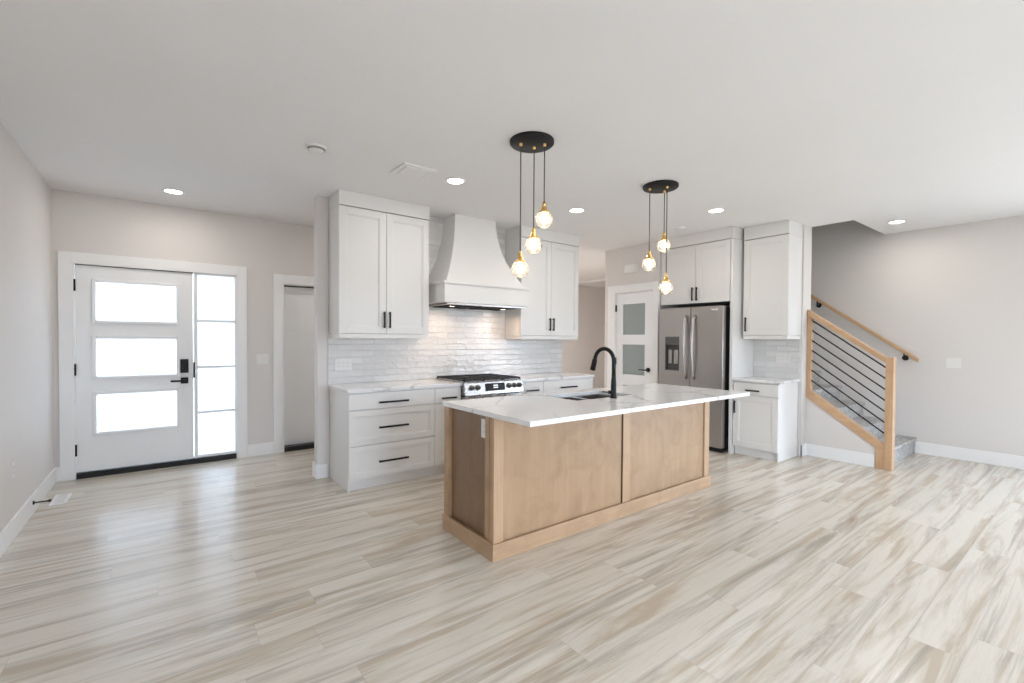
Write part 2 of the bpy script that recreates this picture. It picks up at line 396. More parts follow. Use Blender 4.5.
# back wall of the living room (behind the camera) with its added window
bw = []; px = XL-.15
for a, b, z0, z1 in UNSEEN_BACKWIN:
    bw += [(px, a, YB-.15, YB, 0, CZ), (a, b, YB-.15, YB, 0, z0), (a, b, YB-.15, YB, z1, CZ)]; px = b
bw.append((px, XR+.15, YB-.15, YB, 0, CZ))
struct('wall_back', bw, 'wall')
for i, (a, b, z0, z1) in enumerate(UNSEEN_BACKWIN):  # frame of the added back window
    struct('unseen_window_1', [(a, a+.06, YB-.1, YB, z0, z1), (b-.06, b, YB-.1, YB, z0, z1), (a, b, YB-.1, YB, z1-.06, z1), (a, b, YB-.1, YB, z0, z0+.06),
                                 ((a+b)/2-.03, (a+b)/2+.03, YB-.1, YB, z0, z1)], 'trim')

# baseboards
BH, BT = .14, .016
def board(name, *b): struct(name, b, 'trim', .003)
board('baseboard_left', (XL, XL+BT, YB, YD, 0, BH))
board('baseboard_front', (D1b+.09, 1.028, YD-BT, YD, 0, BH), (XL+BT, -.785, YD-BT, YD, 0, BH))
board('baseboard_range_end', (1.185-BT, 1.185, YW-BT, YW+.12+BT, 0, BH), (1.185, 1.276, YW-BT, YW, 0, BH))
board('baseboard_right', (XR-BT, XR, UNSEEN_SIDEWIN[1], 1.49, 0, BH))
board('baseboard_kitchen_end', (XF-BT, OX, 2.25-BT, 2.25, 0, BH), (XF-BT, XF, 2.25-BT, 2.262, 0, BH))
board('baseboard_stair', (6.145-BT, 6.145, 1.572, 2.25-BT, 0, BH))
board('baseboard_hall_end', (4.42, 9.7, 7.95-BT, 7.95, 0, BH))
board('baseboard_hall_left', (4.42, 4.42+BT, YW+.12, 7.9, 0, BH))
board('baseboard_pantry', (XP-BT, XP, 4.735, 4.80+BT, 0, BH))

# ------------------------------------------------------------------ entry door with sidelite
CT = .018
d1 = thing('door_1', None, None, (-.01, YD, 0), kind='structure')
obj('casing', B((-.785, D1a+.008, YD-CT, YD, 0, 2.17), (D1b-.008, .757, YD-CT, YD, 0, 2.17), (D1a+.008, D1b-.008, YD-CT, YD, 2.065, 2.17), bev=.002), 'trim', d1)
obj('door_frame', B((D1a, -.675, YD, YD+.13, 0, D1z), (.258, .278, YD-.002, YD+.13, .06, 2.06), (.650, D1b, YD, YD+.13, 0, D1z), (-.675, .65, YD, YD+.13, 2.062, D1z), bev=.001), 'trim', d1)
obj('threshold', B((-.675, .65, YD-.006, YD+.13, 0, .055), bev=.003), 'gasket', d1, 'black door threshold')
LX0, LX1 = -.53, .112
LITE = [(1.522, 1.907), (.975, 1.353), (.43, .806)]
zs = [.062] + [q for a, b in sorted(LITE) for q in (a, b)] + [2.055]
slab = [(-.672, LX0, YD+.012, YD+.056, .062, 2.055), (LX1, .254, YD+.012, YD+.056, .062, 2.055)]
for i in range(0, len(zs), 2): slab.append((LX0, LX1, YD+.012, YD+.056, zs[i], zs[i+1]))
sl = obj('door_slab', B(*slab), 'door', d1)
for a, b in LITE:
    bm = B((LX0-.026, LX0+.004, YD-.004, YD+.02, a-.026, b+.026), (LX1-.004, LX1+.026, YD-.004, YD+.02, a-.026, b+.026),
           (LX0+.004, LX1-.004, YD-.004, YD+.02, a-.026, a+.004), (LX0+.004, LX1-.004, YD-.004, YD+.02, b-.004, b+.026), bev=.007)
    obj('lite_frame', bm, 'door', sl)
    obj('glass_pane', B((LX0, LX1, YD+.03, YD+.038, a, b)), 'frost', sl)
obj('door_sweep_gasket', B((-.672, .254, YD+.008, YD+.012, 2.055, 2.062)), 'gasket', d1)
for z in (1.86, 1.05, .276):
    bm = B((-.680, -.668, YD-.001, YD+.014, z-.055, z+.055), bev=.001); tube(bm, [(-.674, YD-.004, z-.055), (-.674, YD-.004, z+.055)], .007)
    obj('hinge', bm, 'black', d1)
bm = B((.14, .21, YD-.018, YD+.012, .99, 1.135), bev=.006); bx(bm, .165, .185, YD-.03, YD-.018, 1.005, 1.035, .003)
obj('keypad_deadbolt', bm, 'black', d1)
bm = B((.142, .208, YD-.006, YD+.012, .875, .94), bev=.004); tube(bm, [(.175, YD, .907), (.175, YD-.05, .907)], .011)
bx(bm, .055, .185, YD-.058, YD-.044, .897, .917, .003)
obj('lever_handle', bm, 'black', d1)
obj('strike_plate', B((.254, .268, YD-.006, YD+.014, .93, 1.10), bev=.002), 'black', d1)
sf = obj('sidelite_frame', B((.278, .291, YD+.004, YD+.05, .06, 2.062), (.642, .650, YD+.004, YD+.05, .06, 2.062), (.291, .642, YD+.004, YD+.05, .06, .085), (.291, .642, YD+.004, YD+.05, 2.048, 2.062),
                         *[(.291, .642, YD+.008, YD+.045, z-.011, z+.011) for z in (1.548, 1.045, .552)], bev=.002), 'door', d1)
zz = [.085, .541, .563, 1.034, 1.056, 1.537, 1.559, 2.048]
for i in range(0, 8, 2): obj('glass_pane', B((.291, .642, YD+.024, YD+.032, zz[i], zz[i+1])), 'frost', sf)

# garage / closet door in the entry wall
d3 = thing('door_3', None, None, (1.57, YD, 0), kind='structure')
obj('casing', B((1.028, D3a+.006, YD-CT, YD, 0, 2.12), (D3b-.006, 2.12, YD-CT, YD, 0, 2.12), (D3a+.006, D3b-.006, YD-CT, YD, D3z-.006, 2.12), bev=.002), 'trim', d3)
obj('door_frame', B((D3a, D3a+.018, YD, YD+.14, 0, D3z), (D3b-.018, D3b, YD, YD+.14, 0, D3z), (D3a+.018, D3b-.018, YD, YD+.14, D3z-.018, D3z), bev=.001), 'trim', d3)
obj('door_slab', B((D3a+.02, D3b-.02, YD+.095, YD+.14, .06, D3z-.03)), 'door', d3)
obj('weatherstrip', B((D3a+.018, D3b-.018, YD+.08, YD+.10, D3z-.03, D3z-.018)), 'gasket', d3, 'black weatherstrip')
obj('threshold', B((D3a+.018, D3b-.018, YD-.004, YD+.14, 0, .055), bev=.003), 'gasket', d3, 'black door threshold')

# pantry door with stacked frosted lites
d2 = thing('door_2', None, None, (XP, 4.26, 0), kind='structure')
obj('casing', B((XP-CT, XP, PYb-.008, 4.728, 0, 2.18), (XP-CT, XP, 3.825, PYa+.008, 0, 2.18), (XP-CT, XP, PYa+.008, PYb-.008, PZ-.006, 2.18), bev=.002), 'trim', d2)
obj('door_frame', B((XP, XP+.11, PYb-.016, PYb, 0, PZ), (XP, XP+.11, PYa, PYa+.016, 0, PZ), (XP, XP+.11, PYa+.016, PYb-.016, PZ-.016, PZ), bev=.001), 'trim', d2)
GY0, GY1 = 4.065, 4.46
PL = [(.30, .70), (.86, 1.30), (1.445, 1.895)]
pz = [.008] + [q for a in PL for q in a] + [2.055]
ps = [(XP+.01, XP+.048, 3.934, GY0, .008, 2.055), (XP+.01, XP+.048, GY1, 4.582, .008, 2.055)]
for i in range(0, len(pz), 2): ps.append((XP+.01, XP+.048, GY0, GY1, pz[i], pz[i+1]))
psl = obj('door_slab', B(*ps), 'door', d2)
for a, b in PL:
    obj('glass_pane', B((XP+.022, XP+.03, GY0, GY1, a, b)), 'frost_dark', psl)
for z in (1.84, 1.05, .25):
    bm = B((XP-.001, XP+.012, PYb-.026, PYb-.012, z-.05, z+.05), bev=.001); tube(bm, [(XP-.006, PYb-.019, z-.05), (XP-.006, PYb-.019, z+.05)], .007); obj('hinge', bm, 'black', d2)
bm = bmesh.new(); lathe(bm, (XP+.01, 4.0, .945), [(0, -.014), (.031, -.014), (.034, -.008), (.034, 0)], axis='x')
tube(bm, [(XP, 4.0, .945), (XP-.05, 4.0, .945)], .010); tube(bm, [(XP-.05, 3.99, .945), (XP-.052, 4.06, .947), (XP-.05, 4.125, .943)], [.009, .008, .006])
obj('lever_handle', bm, 'black', d2)

# ------------------------------------------------------------------ cabinets
class Fr:
    """local frame: u along the run, v depth behind the front face, w up"""
    def __init__(s, wall, front): s.w = wall; s.f = front
    def b(s, bm, u0, u1, v0, v1, w0, w1, bev=0):
        if s.w == 'range': bx(bm, u0, u1, s.f+v0, s.f+v1, w0, w1, bev)
        elif s.w == 'back': bx(bm, u0, u1, s.f-v1, s.f-v0, w0, w1, bev)
        else: bx(bm, s.f+v0, s.f+v1, u0, u1, w0, w1, bev)
    def p(s, u, v, w): return (u, s.f+v, w) if s.w == 'range' else ((u, s.f-v, w) if s.w == 'back' else (s.f+v, u, w))
    def loc(s, u, w, v=.2): return Vector(s.p(u, v, w))
def shaker(fr, u0, u1, w0, w1, rail=.062, th=.02, m='cab', name='door', parent=None):
    bm = bmesh.new(); t = -th
    fr.b(bm, u0, u0+rail, t, 0, w0, w1, .0018); fr.b(bm, u1-rail, u1, t, 0, w0, w1, .0018)
    fr.b(bm, u0+rail, u1-rail, t, 0, w0, w0+rail, .0018); fr.b(bm, u0+rail, u1-rail, t, 0, w1-rail, w1, .0018)
    i = rail-.001; s = .011    # small inner bead
    fr.b(bm, u0+i, u0+i+s, t+.005, 0, w0+i, w1-i, .002); fr.b(bm, u1-i-s, u1-i, t+.005, 0, w0+i, w1-i, .002)
    fr.b(bm, u0+i, u1-i, t+.005, 0, w0+i, w0+i+s, .002); fr.b(bm, u0+i, u1-i, t+.005, 0, w1-i-s, w1-i, .002)
    fr.b(bm, u0+rail-.004, u1-rail+.004, t+.012, 0, w0+rail-.004, w1-rail+.004)
    return obj(name, bm, m, parent)
def slabfront(fr, u0, u1, w0, w1, parent, m='cab'):
    rail = .03; bm = bmesh.new()
    if u1-u0 > .5 or True:
        fr.b(bm, u0, u1, -.02, 0, w0, w1, .002)
    return obj('drawer', bm, m, parent)
def pull(fr, u, w, length, horiz, parent):
    bm = bmesh.new(); h = length/2
    if horiz:
        fr.b(bm, u-h, u+h, -.053, -.041, w-.0085, w+.0085, .002)
        for k in (-1, 1): fr.b(bm, u+k*(h-.018)-.005, u+k*(h-.018)+.005, -.045, -.018, w-.005, w+.005, .001)
    else:
        fr.b(bm, u-.008, u+.008, -.053, -.041, w-h, w+h, .002)
        for k in (-1, 1): fr.b(bm, u-.005, u+.005, -.045, -.018, w+k*(h-.014)-.005, w+k*(h-.014)+.005, .001)
    return obj('handle', bm, 'black', parent, 'matte black bar handle')
CB, CTOP = .885, .915       # cabinet top, counter top
def base(name, label, fr, u0, u1, depth, front, group=None, toe=.035, sides='', m='cab'):
    """front: list of ('drawer'|'door', w0, w1, handle) """
    t = thing(name, label, 'cabinet', fr.loc((u0+u1)/2, 0), group)
    bm = bmesh.new(); fr.b(bm, u0, u1, .0, depth, .10, CB); fr.b(bm, u0, u1, toe, depth, .0, .10)
    if 'l' in sides: fr.b(bm, u0-.018, u0, .0, depth, 0, CB, .001)
    if 'r' in sides: fr.b(bm, u1, u1+.018, .0, depth, 0, CB, .001)
    obj('carcass', bm, m, t)
    g = .002
    for kind, a, b, w0, w1, hd in front:
        if kind == 'slab': o = slabfront(fr, a+g, b-g, w0+g, w1-g, t, m)
        elif kind == 'drawer': o = shaker(fr, a+g, b-g, w0+g, w1-g, .05, m=m, name='drawer', parent=t)
        else: o = shaker(fr, a+g, b-g, w0+g, w1-g, m=m, parent=t)
        if hd: pull(fr, hd[0], hd[1], hd[2], hd[3], o)
    return t
FR = Fr('range', 4.10); DEP = YW-4.10-.012
base('base_cabinet', 'white three-drawer base cabinet with exposed left end, beside the entry wall stub', FR, 1.313, 2.140, DEP-.0,
     [('slab', 1.295, 2.14, .728, .875, (1.706, .785, .29, True)), ('drawer', 1.295, 2.14, .407, .722, (1.706, .556, .29, True)), ('drawer', 1.295, 2.14, .105, .401, (1.706, .243, .29, True))], 'base cabinets along the range wall', sides='l')
base('base_cabinet', 'narrow white base cabinet between the wide drawer bank and the left side of the range', FR, 2.140, 2.440, DEP,
     [('slab', 2.14, 2.44, .728, .875, (2.29, .775, .17, True)), ('door', 2.14, 2.44, .105, .722, (2.40, .60, .16, False))], 'base cabinets along the range wall')
base('base_cabinet', 'narrow white base cabinet directly right of the range', FR, 3.215, 3.560, DEP,
     [('slab', 3.215, 3.56, .728, .875, (3.385, .780, .18, True)), ('door', 3.215, 3.56, .105, .722, (3.26, .60, .16, False))], 'base cabinets along the range wall')
base('base_cabinet', 'wide white base cabinet at the hallway end of the range wall', FR, 3.560, 4.390, DEP,
     [('slab', 3.56, 4.408, .728, .875, (3.965, .788, .27, True)), ('drawer', 3.56, 4.408, .407, .722, (3.965, .556, .27, True)), ('drawer', 3.56, 4.408, .105, .401, (3.965, .243, .27, True))], 'base cabinets along the range wall', sides='r')
def top_slab(name, label, boxes, bev=.003, m='quartz'): return single(name, B(*boxes, bev=bev), m, label, 'countertop')
top_slab('countertop', 'white quartz countertop on the drawer cabinets left of the range', [(1.283, 2.446, 4.072, YW-.012, CB, CTOP)])
top_slab('countertop', 'white quartz countertop right of the range ending at the hallway', [(3.212, 4.43, 4.072, YW-.012, CB, CTOP)])

def upper(name, label, fr, u0, u1, depth, w0, w1, doors, rail_drop=.045, crown_over=.0, lrail=True, side_l=None, group=None):
    t = thing(name, label, 'cabinet', fr.loc((u0+u1)/2, w0), group)
    bm = bmesh.new(); fr.b(bm, u0, u1, 0, depth, w0, w1); obj('carcass', bm, 'cab', t)
    if lrail:
        bm = bmesh.new(); fr.b(bm, u0+.004, u1-.004, -.012, .012, w0-rail_drop, w0-.003, .002)
        fr.b(bm, u0+.004, u0+.022, .012, depth, w0-rail_drop, w0-.003, .001); fr.b(bm, u1-.022, u1-.004, .012, depth, w0-rail_drop, w0-.003, .001)
        obj('light_rail', bm, 'cab', t)
    bm = bmesh.new(); fr.b(bm, u0-crown_over, u1+crown_over, -.026, depth, w1+.004, CZ-.001, .002)
    obj('crown_board', bm, 'cab', t)
    for a, b, hd in doors:
        o = shaker(fr, a+.002, b-.002, w0+.002, w1-.004, .066, parent=t)
        if hd: pull(fr, hd[0], hd[1], hd[2], False, o)
    return t
FU = Fr('range', 4.37)
UD = YW-4.37-.012
upper('upper_cabinet', 'white two-door upper cabinet left of the range hood, on the tiled wall', FU, 1.290, 2.208, UD, 1.415, 2.60,
      [(1.29, 1.747, (1.719, 1.55, .16)), (1.747, 2.208, (1.775, 1.55, .16))], group='upper cabinets on the range wall')
u2 = upper('upper_cabinet', 'white two-door upper cabinet right of the range hood, next to the hallway', FU, 3.430, 4.405, UD, 1.415, 2.60,
      [(3.43, 3.915, (3.885, 1.557, .16)), (3.915, 4.405, (3.945, 1.557, .16))], group='upper cabinets on the range wall')

# backsplash tile (glued to the walls)
single('tile_backsplash', B((1.282, 4.412, YW-.011, YW-.0005, CTOP, 1.375), (2.215, 3.425, YW-.011, YW-.0005, 1.375, CZ-.002)), 'tile_x', 'glossy white subway tile backsplash on the range wall', 'backsplash')

# ------------------------------------------------------------------ range hood
hd = thing('range_hood', 'white flared plaster-style range hood above the gas range', 'range hood', (2.83, YW-.012, 1.73))
bm = B((2.275, 3.365, 4.135, YW-.012, 1.745, 1.935), bev=.003)
obj('hood_band', bm, 'cab', hd)
obj('hood_moulding', B((2.262, 3.378, 4.122, YW-.012, 1.935, 1.962), bev=.005), 'cab', hd)
bm = bmesh.new(); N = 16; secs = []
for i in range(N+1):
    t = i/N; z = 1.962 + t*(CZ-.001-1.962); q = (1-t)**2.1
    hw = .272+.245*q; yf = 4.405-.25*q
    secs.append([bm.verts.new((2.82-hw, yf, z)), bm.verts.new((2.82+hw, yf, z)), bm.verts.new((2.82+hw, YW-.012, z)), bm.verts.new((2.82-hw, YW-.012, z))])
fs = [bm.faces.new(secs[0][::-1]), bm.faces.new(secs[-1])]
for a, b in zip(secs, secs[1:]):
    for k in range(4): fs.append(bm.faces.new((a[k], a[(k+1) % 4], b[(k+1) % 4], b[k])))
bmesh.ops.recalc_face_normals(bm, faces=fs)
obj('hood_body', bm, 'cab', hd, smooth=True)
bm = B((2.32, 3.32, 4.17, YW-.05, 1.725, 1.745), bev=.002)
ins = obj('hood_insert', bm, 'steel', hd, 'stainless hood insert')
bm = bmesh.new()
for k in range(2):
    x0 = 2.37+k*.47
    for j in range(14): bx(bm, x0+.01+j*.03, x0+.028+j*.03, 4.22, 4.60, 1.716, 1.725)
obj('baffle_filter', bm, 'recess', ins)

for x in (2.48, 3.16):
    bm = bmesh.new(); lathe(bm, (x, 4.35, 1.725), [(0, -.003), (.028, -.003), (.032, 0)], 20); obj('hood_light', bm, 'led', ins)
    l = bpy.data.lights.new('lamp', 'AREA'); l.shape = 'DISK'; l.size = .06; l.energy = 4.5; l.color = (1, .72, .5)
    o = bpy.data.objects.new('lamp', l); C.objects.link(o); o.parent = hd; o.location = Vector((x, 4.35, 1.718))-OFF[hd]

# ------------------------------------------------------------------ gas range
rg = thing('gas_range', 'stainless slide-in gas range with black grates and front knobs', 'range', (2.83, 4.35, 0))
obj('oven_body', B((2.452, 3.206, 4.10, YW-.03, .06, .915)), 'recess', rg)
bm = B((2.45, 3.208, 4.045, 4.10, .235, .770), bev=.004)
od = obj('oven_door', bm, 'steel2', rg)
obj('oven_window', B((2.56, 3.10, 4.052, 4.056, .36, .66), bev=.001), 'display', od)
bm = bmesh.new(); tube(bm, [(2.52, 3.99, .735), (3.14, 3.99, .735)], .011)
for x in (2.55, 3.11): tube(bm, [(x, 4.05, .735), (x, 3.99, .735)], .008)
obj('handle', bm, 'chrome', od)
obj('storage_drawer', B((2.45, 3.208, 4.06, 4.10, .075, .228), bev=.004), 'steel2', rg)
bm = bmesh.new(); prism(bm, [(4.008, .785), (4.10, .785), (4.10, .912), (4.035, .912)], 'x', 2.448, 3.212, .003)
cp = obj('control_panel', bm, 'steel2', rg)
def onpanel(z): return 4.008+.027*(z-.785)/.137
def panel_box(x0, x1, z0, z1, out, name, m):
    bm = bmesh.new(); prism(bm, [(onpanel(z0)-out, z0), (onpanel(z0)+.01, z0), (onpanel(z1)+.01, z1), (onpanel(z1)-out, z1)], 'x', x0, x1); return obj(name, bm, m, cp)
dp = panel_box(2.70, 2.955, .820, .898, .0015, 'display', 'display')
for k in range(2): panel_box(2.805, 2.865, .868-k*.022, .880-k*.022, .0022, 'display_text', 'digits')
for x in (2.53, 2.605, 3.01, 3.085, 3.155):
    bm = bmesh.new(); lathe(bm, (x, onpanel(.862), .862), [(0, -.034), (.017, -.034), (.021, -.028), (.022, -.012), (.028, -.008), (.028, .004)], 20, 'y')
    bx(bm, x-.003, x+.003, onpanel(.862)-.038, onpanel(.862)-.030, .845, .880, .001)
    obj('knob', bm, 'shelf', cp)
obj('cooktop', B((2.448, 3.212, 4.04, YW-.02, .9155, .923), bev=.004), 'steel2', rg)
for k in range(3):
    x0 = 2.46+k*.248; x1 = x0+.243; y0, y1 = 4.06, 4.645; z = .944; bm = bmesh.new()
    for xx in (x0, x1-.012): bx(bm, xx, xx+.012, y0, y1, z-.012, z+.004, .002)
    for yy in (y0, (y0+y1)/2-.006, y1-.012): bx(bm, x0, x1, yy, yy+.012, z-.012, z+.004, .002)
    bx(bm, (x0+x1)/2-.005, (x0+x1)/2+.005, y0, y1, z-.010, z+.004, .002)
    for j in range(4): yy = y0+.07+j*.13; bx(bm, x0, x1, yy, yy+.009, z-.008, z+.004, .001)
    for xx in (x0, x1-.014):
        for yy in (y0, y1-.014): bx(bm, xx, xx+.014, yy, yy+.014, .923, z-.008)
    obj('grate', bm, 'iron', rg)
for x, y in ((2.58, 4.21), (2.58, 4.49), (2.83, 4.35), (3.08, 4.21), (3.08, 4.49)):
    bm = bmesh.new(); lathe(bm, (x, y, .923), [(0, .014), (.034, .014), (.036, .008), (.045, .006), (.048, 0)], 20); obj('burner', bm, 'iron', rg)

# ------------------------------------------------------------------ refrigerator wall
FX = Fr('right', 5.505)
t = thing('refrigerator_surround', 'tall white end panel standing right of the stainless refrigerator', 'cabinet side', (5.72, 2.825, 0))
obj('panel', B((5.455, XF-.002, 2.808, 2.838, 0, 2.60), bev=.001), 'cab', t)
obj('crown_board', B((5.442, XF-.002, 2.806, 2.8395, 2.604, CZ-.001), bev=.002), 'cab', t)
base('base_cabinet', 'small white base cabinet with one drawer and door, right of the refrigerator', FX, 2.305, 2.800, XF-5.505-.012,
     [('slab', 2.287, 2.80, .728, .875, (2.565, .785, .16, True)), ('door', 2.287, 2.80, .105, .722, (2.772, .575, .15, False))], sides='l')
top_slab('countertop', 'small white quartz countertop right of the refrigerator', [(5.465, XF-.012, 2.262, 2.806, CB, CTOP)])
single('tile_backsplash', B((XF-.011, XF, 2.265, 2.806, CTOP, 1.398)), 'tile_y', 'glossy white tile backsplash above the small counter right of the refrigerator', 'backsplash')
FUX = Fr('right', 5.665)
upper('upper_cabinet', 'white single-door upper cabinet above the small counter right of the refrigerator', FUX, 2.268, 2.775, XF-5.665-.002, 1.435, 2.585, [(2.268, 2.775, (2.735, 1.565, .17))])
FFX = Fr('right', 5.475)
upper('upper_cabinet', 'white two-door cabinet above the stainless refrigerator', FFX, 2.8405, 3.812, XF-5.475-.002, 1.845, 2.60,
      [(2.845, 3.298, (3.27, 1.965, .17)), (3.298, 3.81, (3.33, 1.965, .17))], lrail=False, crown_over=.0)

fg = thing('refrigerator', 'stainless side-by-side refrigerator with ice and water dispenser', 'refrigerator', (5.65, 3.33, 0))
obj('cabinet_body', B((5.425, XF-.03, 2.885, 3.735, .03, 1.78), bev=.004), 'gasket', fg)
def fdoor(y0, y1, cut=None):
    bm = bmesh.new()
    if cut is None: bx(bm, 5.35, 5.425, y0, y1, .06, 1.79, .008)
    else:
        a, b, c, d = cut
        for q in ((y0, a, .06, 1.79), (b, y1, .06, 1.79), (a, b, .06, c), (a, b, d, 1.79)): bx(bm, 5.35, 5.425, *q)
    return bm
dl = obj('freezer_door', fdoor(3.296, 3.755, (3.452, 3.662, .97, 1.415)), 'steel', fg)
dr = obj('refrigerator_door', fdoor(2.868, 3.290), 'steel', fg)
ds = obj('dispenser_panel', B((5.352, 5.36, 3.452, 3.662, 1.325, 1.415), bev=.001), 'shelf', dl, 'dark control strip of the dispenser')
obj('dispenser_recess', B((5.405, 5.424, 3.452, 3.662, .97, 1.325), (5.35, 5.405, 3.452, 3.462, .97, 1.31), (5.35, 5.405, 3.652, 3.662, .97, 1.31), (5.352, 5.405, 3.462, 3.652, .97, .98), (5.349, 5.36, 3.452, 3.662, 1.305, 1.325)), 'shelf', dl)
obj('dispenser_paddle', B((5.375, 5.40, 3.485, 3.545, 1.06, 1.24), (5.375, 5.40, 3.575, 3.63, 1.06, 1.24), bev=.003), 'steel', dl)
for y, dd in ((3.348, dl), (3.236, dr)):
    bm = bmesh.new(); pts = []
    for i in range(17):
        t = i/16; z = .88+t*.80; pts.append((5.345-.062*math.sin(PI*t)**.55, y, z))
    tube(bm, pts, .019, 14); obj('handle', bm, 'steel', dd, 'bowed stainless handle')
obj('brand_badge', B((5.347, 5.351, 2.93, 3.02, 1.738, 1.755), bev=.0008), 'badge', dr)
obj('toe_grille', B((5.40, 5.45, 2.89, 3.78, .005, .055)), 'gasket', fg)

# ------------------------------------------------------------------ island
isl = thing('kitchen_island', 'stained maple kitchen island with recessed panels and plinth', 'kitchen island', (2.84, 2.6, 0))
IX0, IX1, IY0, IY1 = 1.612, 4.075, 2.302, 2.93
obj('carcass', B((IX0+.030, 2.43, IY0+.022, IY1, .0, CB-.005), (3.13, IX1-.030, IY0+.022, IY1, .0, CB-.005), (2.43, 3.13, IY0+.022, IY0+.05, .0, CB-.005), (2.43, 3.13, IY1-.03, IY1, .0, CB-.005), (2.43, 3.13, IY0+.05, IY1-.03, .0, .12)), 'maple', isl)
for a, b in ((1.685, 2.832), (2.918, 3.995)):
    obj('front_panel', B((a, b, IY0+.014, IY0+.024, .10, CB-.005)), 'maple', isl)
for a, b in ((IX0, 1.685), (2.834, 2.918), (3.995, IX1)):
    obj('stile', B((a, b, IY0, IY0+.022, .10, CB-.001), bev=.003), 'maple_stile', isl)
obj('seam', B((2.831, 2.8345, IY0+.006, IY0+.014, .10, CB-.005)), 'recess', isl)
for xs, sg in ((IX0, 1), (IX1, -1)):
    x0, x1 = sorted((xs, xs+sg*.032))
    for y0, y1 in ((IY0+.022, IY0+.048), (IY0+.052, IY0+.10), (IY1-.065, IY1)):
        obj('end_stile', B((x0, x1, y0, y1, .10, CB-.001), bev=.0015), 'maple', isl)
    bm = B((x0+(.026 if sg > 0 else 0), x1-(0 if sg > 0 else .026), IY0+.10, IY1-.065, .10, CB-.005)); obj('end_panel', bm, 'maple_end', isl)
obj('plinth_front', B((IX0-.014, IX1+.014, IY0-.014, IY0+.002, 0, .105), bev=.002), 'maple_x', isl)
for x0, x1 in ((IX0-.014, IX0+.002), (IX1-.002, IX1+.014)):
    obj('plinth_end', B((x0, x1, IY0+.002, IY1, 0, .105), bev=.002), 'maple_y', isl)
FI = Fr('back', IY1)
for k, (a, b) in enumerate(((1.63, 2.42), (2.42, 2.78), (2.78, 3.12), (3.12, 4.06))):
    if k in (1, 2):
        o = shaker(FI, a+.003, b-.003, .12, CB-.01, m='maple', parent=isl); pull(FI, b-.04 if k == 1 else a+.04, .72, .16, False, o)
    else:
        for w0, w1 in ((.12, .38), (.386, .64), (.646, CB-.01)):
            o = shaker(FI, a+.003, b-.003, w0, w1, m='maple', name='drawer', parent=isl); pull(FI, (a+b)/2, (w0+w1)/2, .2, True, o)
# island top: slab with the sink cut out
SX0, SX1, SY0, SY1 = 2.445, 3.10, 2.42, 2.80
TX0, TX1, TY0, TY1 = 1.607, 4.105, 1.95, 2.945
bm = B((TX0, SX0, TY0, TY1, CB, CTOP), (SX1, TX1, TY0, TY1, CB, CTOP), (SX0, SX1, TY0, SY0, CB, CTOP), (SX0, SX1, SY1, TY1, CB, CTOP))
bmesh.ops.remove_doubles(bm, verts=bm.verts, dist=1e-5)
seen = {}
for f in list(bm.faces):
    key = tuple(sorted(tuple(round(c, 4) for c in v.co) for v in f.verts))
    seen.setdefault(key, []).append(f)
bmesh.ops.delete(bm, geom=[f for l in seen.values() if len(l) > 1 for f in l], context='FACES_ONLY')
single('island_countertop', bm, 'quartz', 'large white quartz slab with grey veins overhanging the maple island', 'countertop')
sk = thing('undermount_sink', 'stainless two-bowl sink set into the island countertop', 'sink', (2.785, 2.615, .70))
obj('divider', B((2.738, 2.762, SY0+.001, SY1-.001, CB-.03, CB-.001), bev=.004), 'chrome', sk)
for a, b in ((SX0+.001, 2.738), (2.762, SX1-.001)):
    bm = bmesh.new(); th = .006; zb = .70
    bx(bm, a, b, SY0, SY1, zb, zb+th); bx(bm, a-.0, a+th, SY0, SY1, zb+th, CB-.001); bx(bm, b-th, b, SY0, SY1, zb+th, CB-.001)
    bx(bm, a+th, b-th, SY0+.001, SY0+th, zb+th, CB-.001); bx(bm, a+th, b-th, SY1-th, SY1-.001, zb+th, CB-.001)
    bo = obj('bowl', bm, 'steel', sk)
    bm = bmesh.new(); lathe(bm, ((a+b)/2, (SY0+SY1)/2, zb+th), [(0, .003), (.03, .003), (.042, .004), (.045, 0)], 20); obj('drain', bm, 'chrome', bo)
fx, fy = 2.795, 2.372
fc = thing('kitchen_faucet', 'matte black gooseneck pull-down faucet standing at the island sink', 'faucet', (fx, fy, CTOP))
bm = bmesh.new(); lathe(bm, (fx, fy, CTOP), [(0, 0), (.027, 0), (.027, .006), (.022, .012), (.021, .10), (.020, .125), (.017, .16), (.0155, .20), (0, .20)], 24)
obj('body', bm, 'black', fc)
bm = bmesh.new(); pts = [(fx, fy, CTOP+.19)]; R = .098; top = 1.20
for i in range(19):
    a = PI*i/18*.94; pts.append((fx, fy+R-R*math.cos(a), top+R*math.sin(a)))
tube(bm, pts, .0155, 14); obj('spout', bm, 'black', fc)
e = Vector(pts[-1]); d = (Vector(pts[-1])-Vector(pts[-2])).normalized()
bm = bmesh.new(); tube(bm, [e, e+d*.02, e+d*.10], [.0155, .021, .022], 16); obj('spray_head', bm, 'black', fc)
bm = bmesh.new(); tube(bm, [(fx, fy, CTOP+.045), (fx-.045, fy+.005, CTOP+.048)], .014, 14); tube(bm, [(fx-.045, fy+.005, CTOP+.048), (fx-.115, fy+.012, CTOP+.056)], [.006, .005], 10)
obj('lever', bm, 'black', fc)

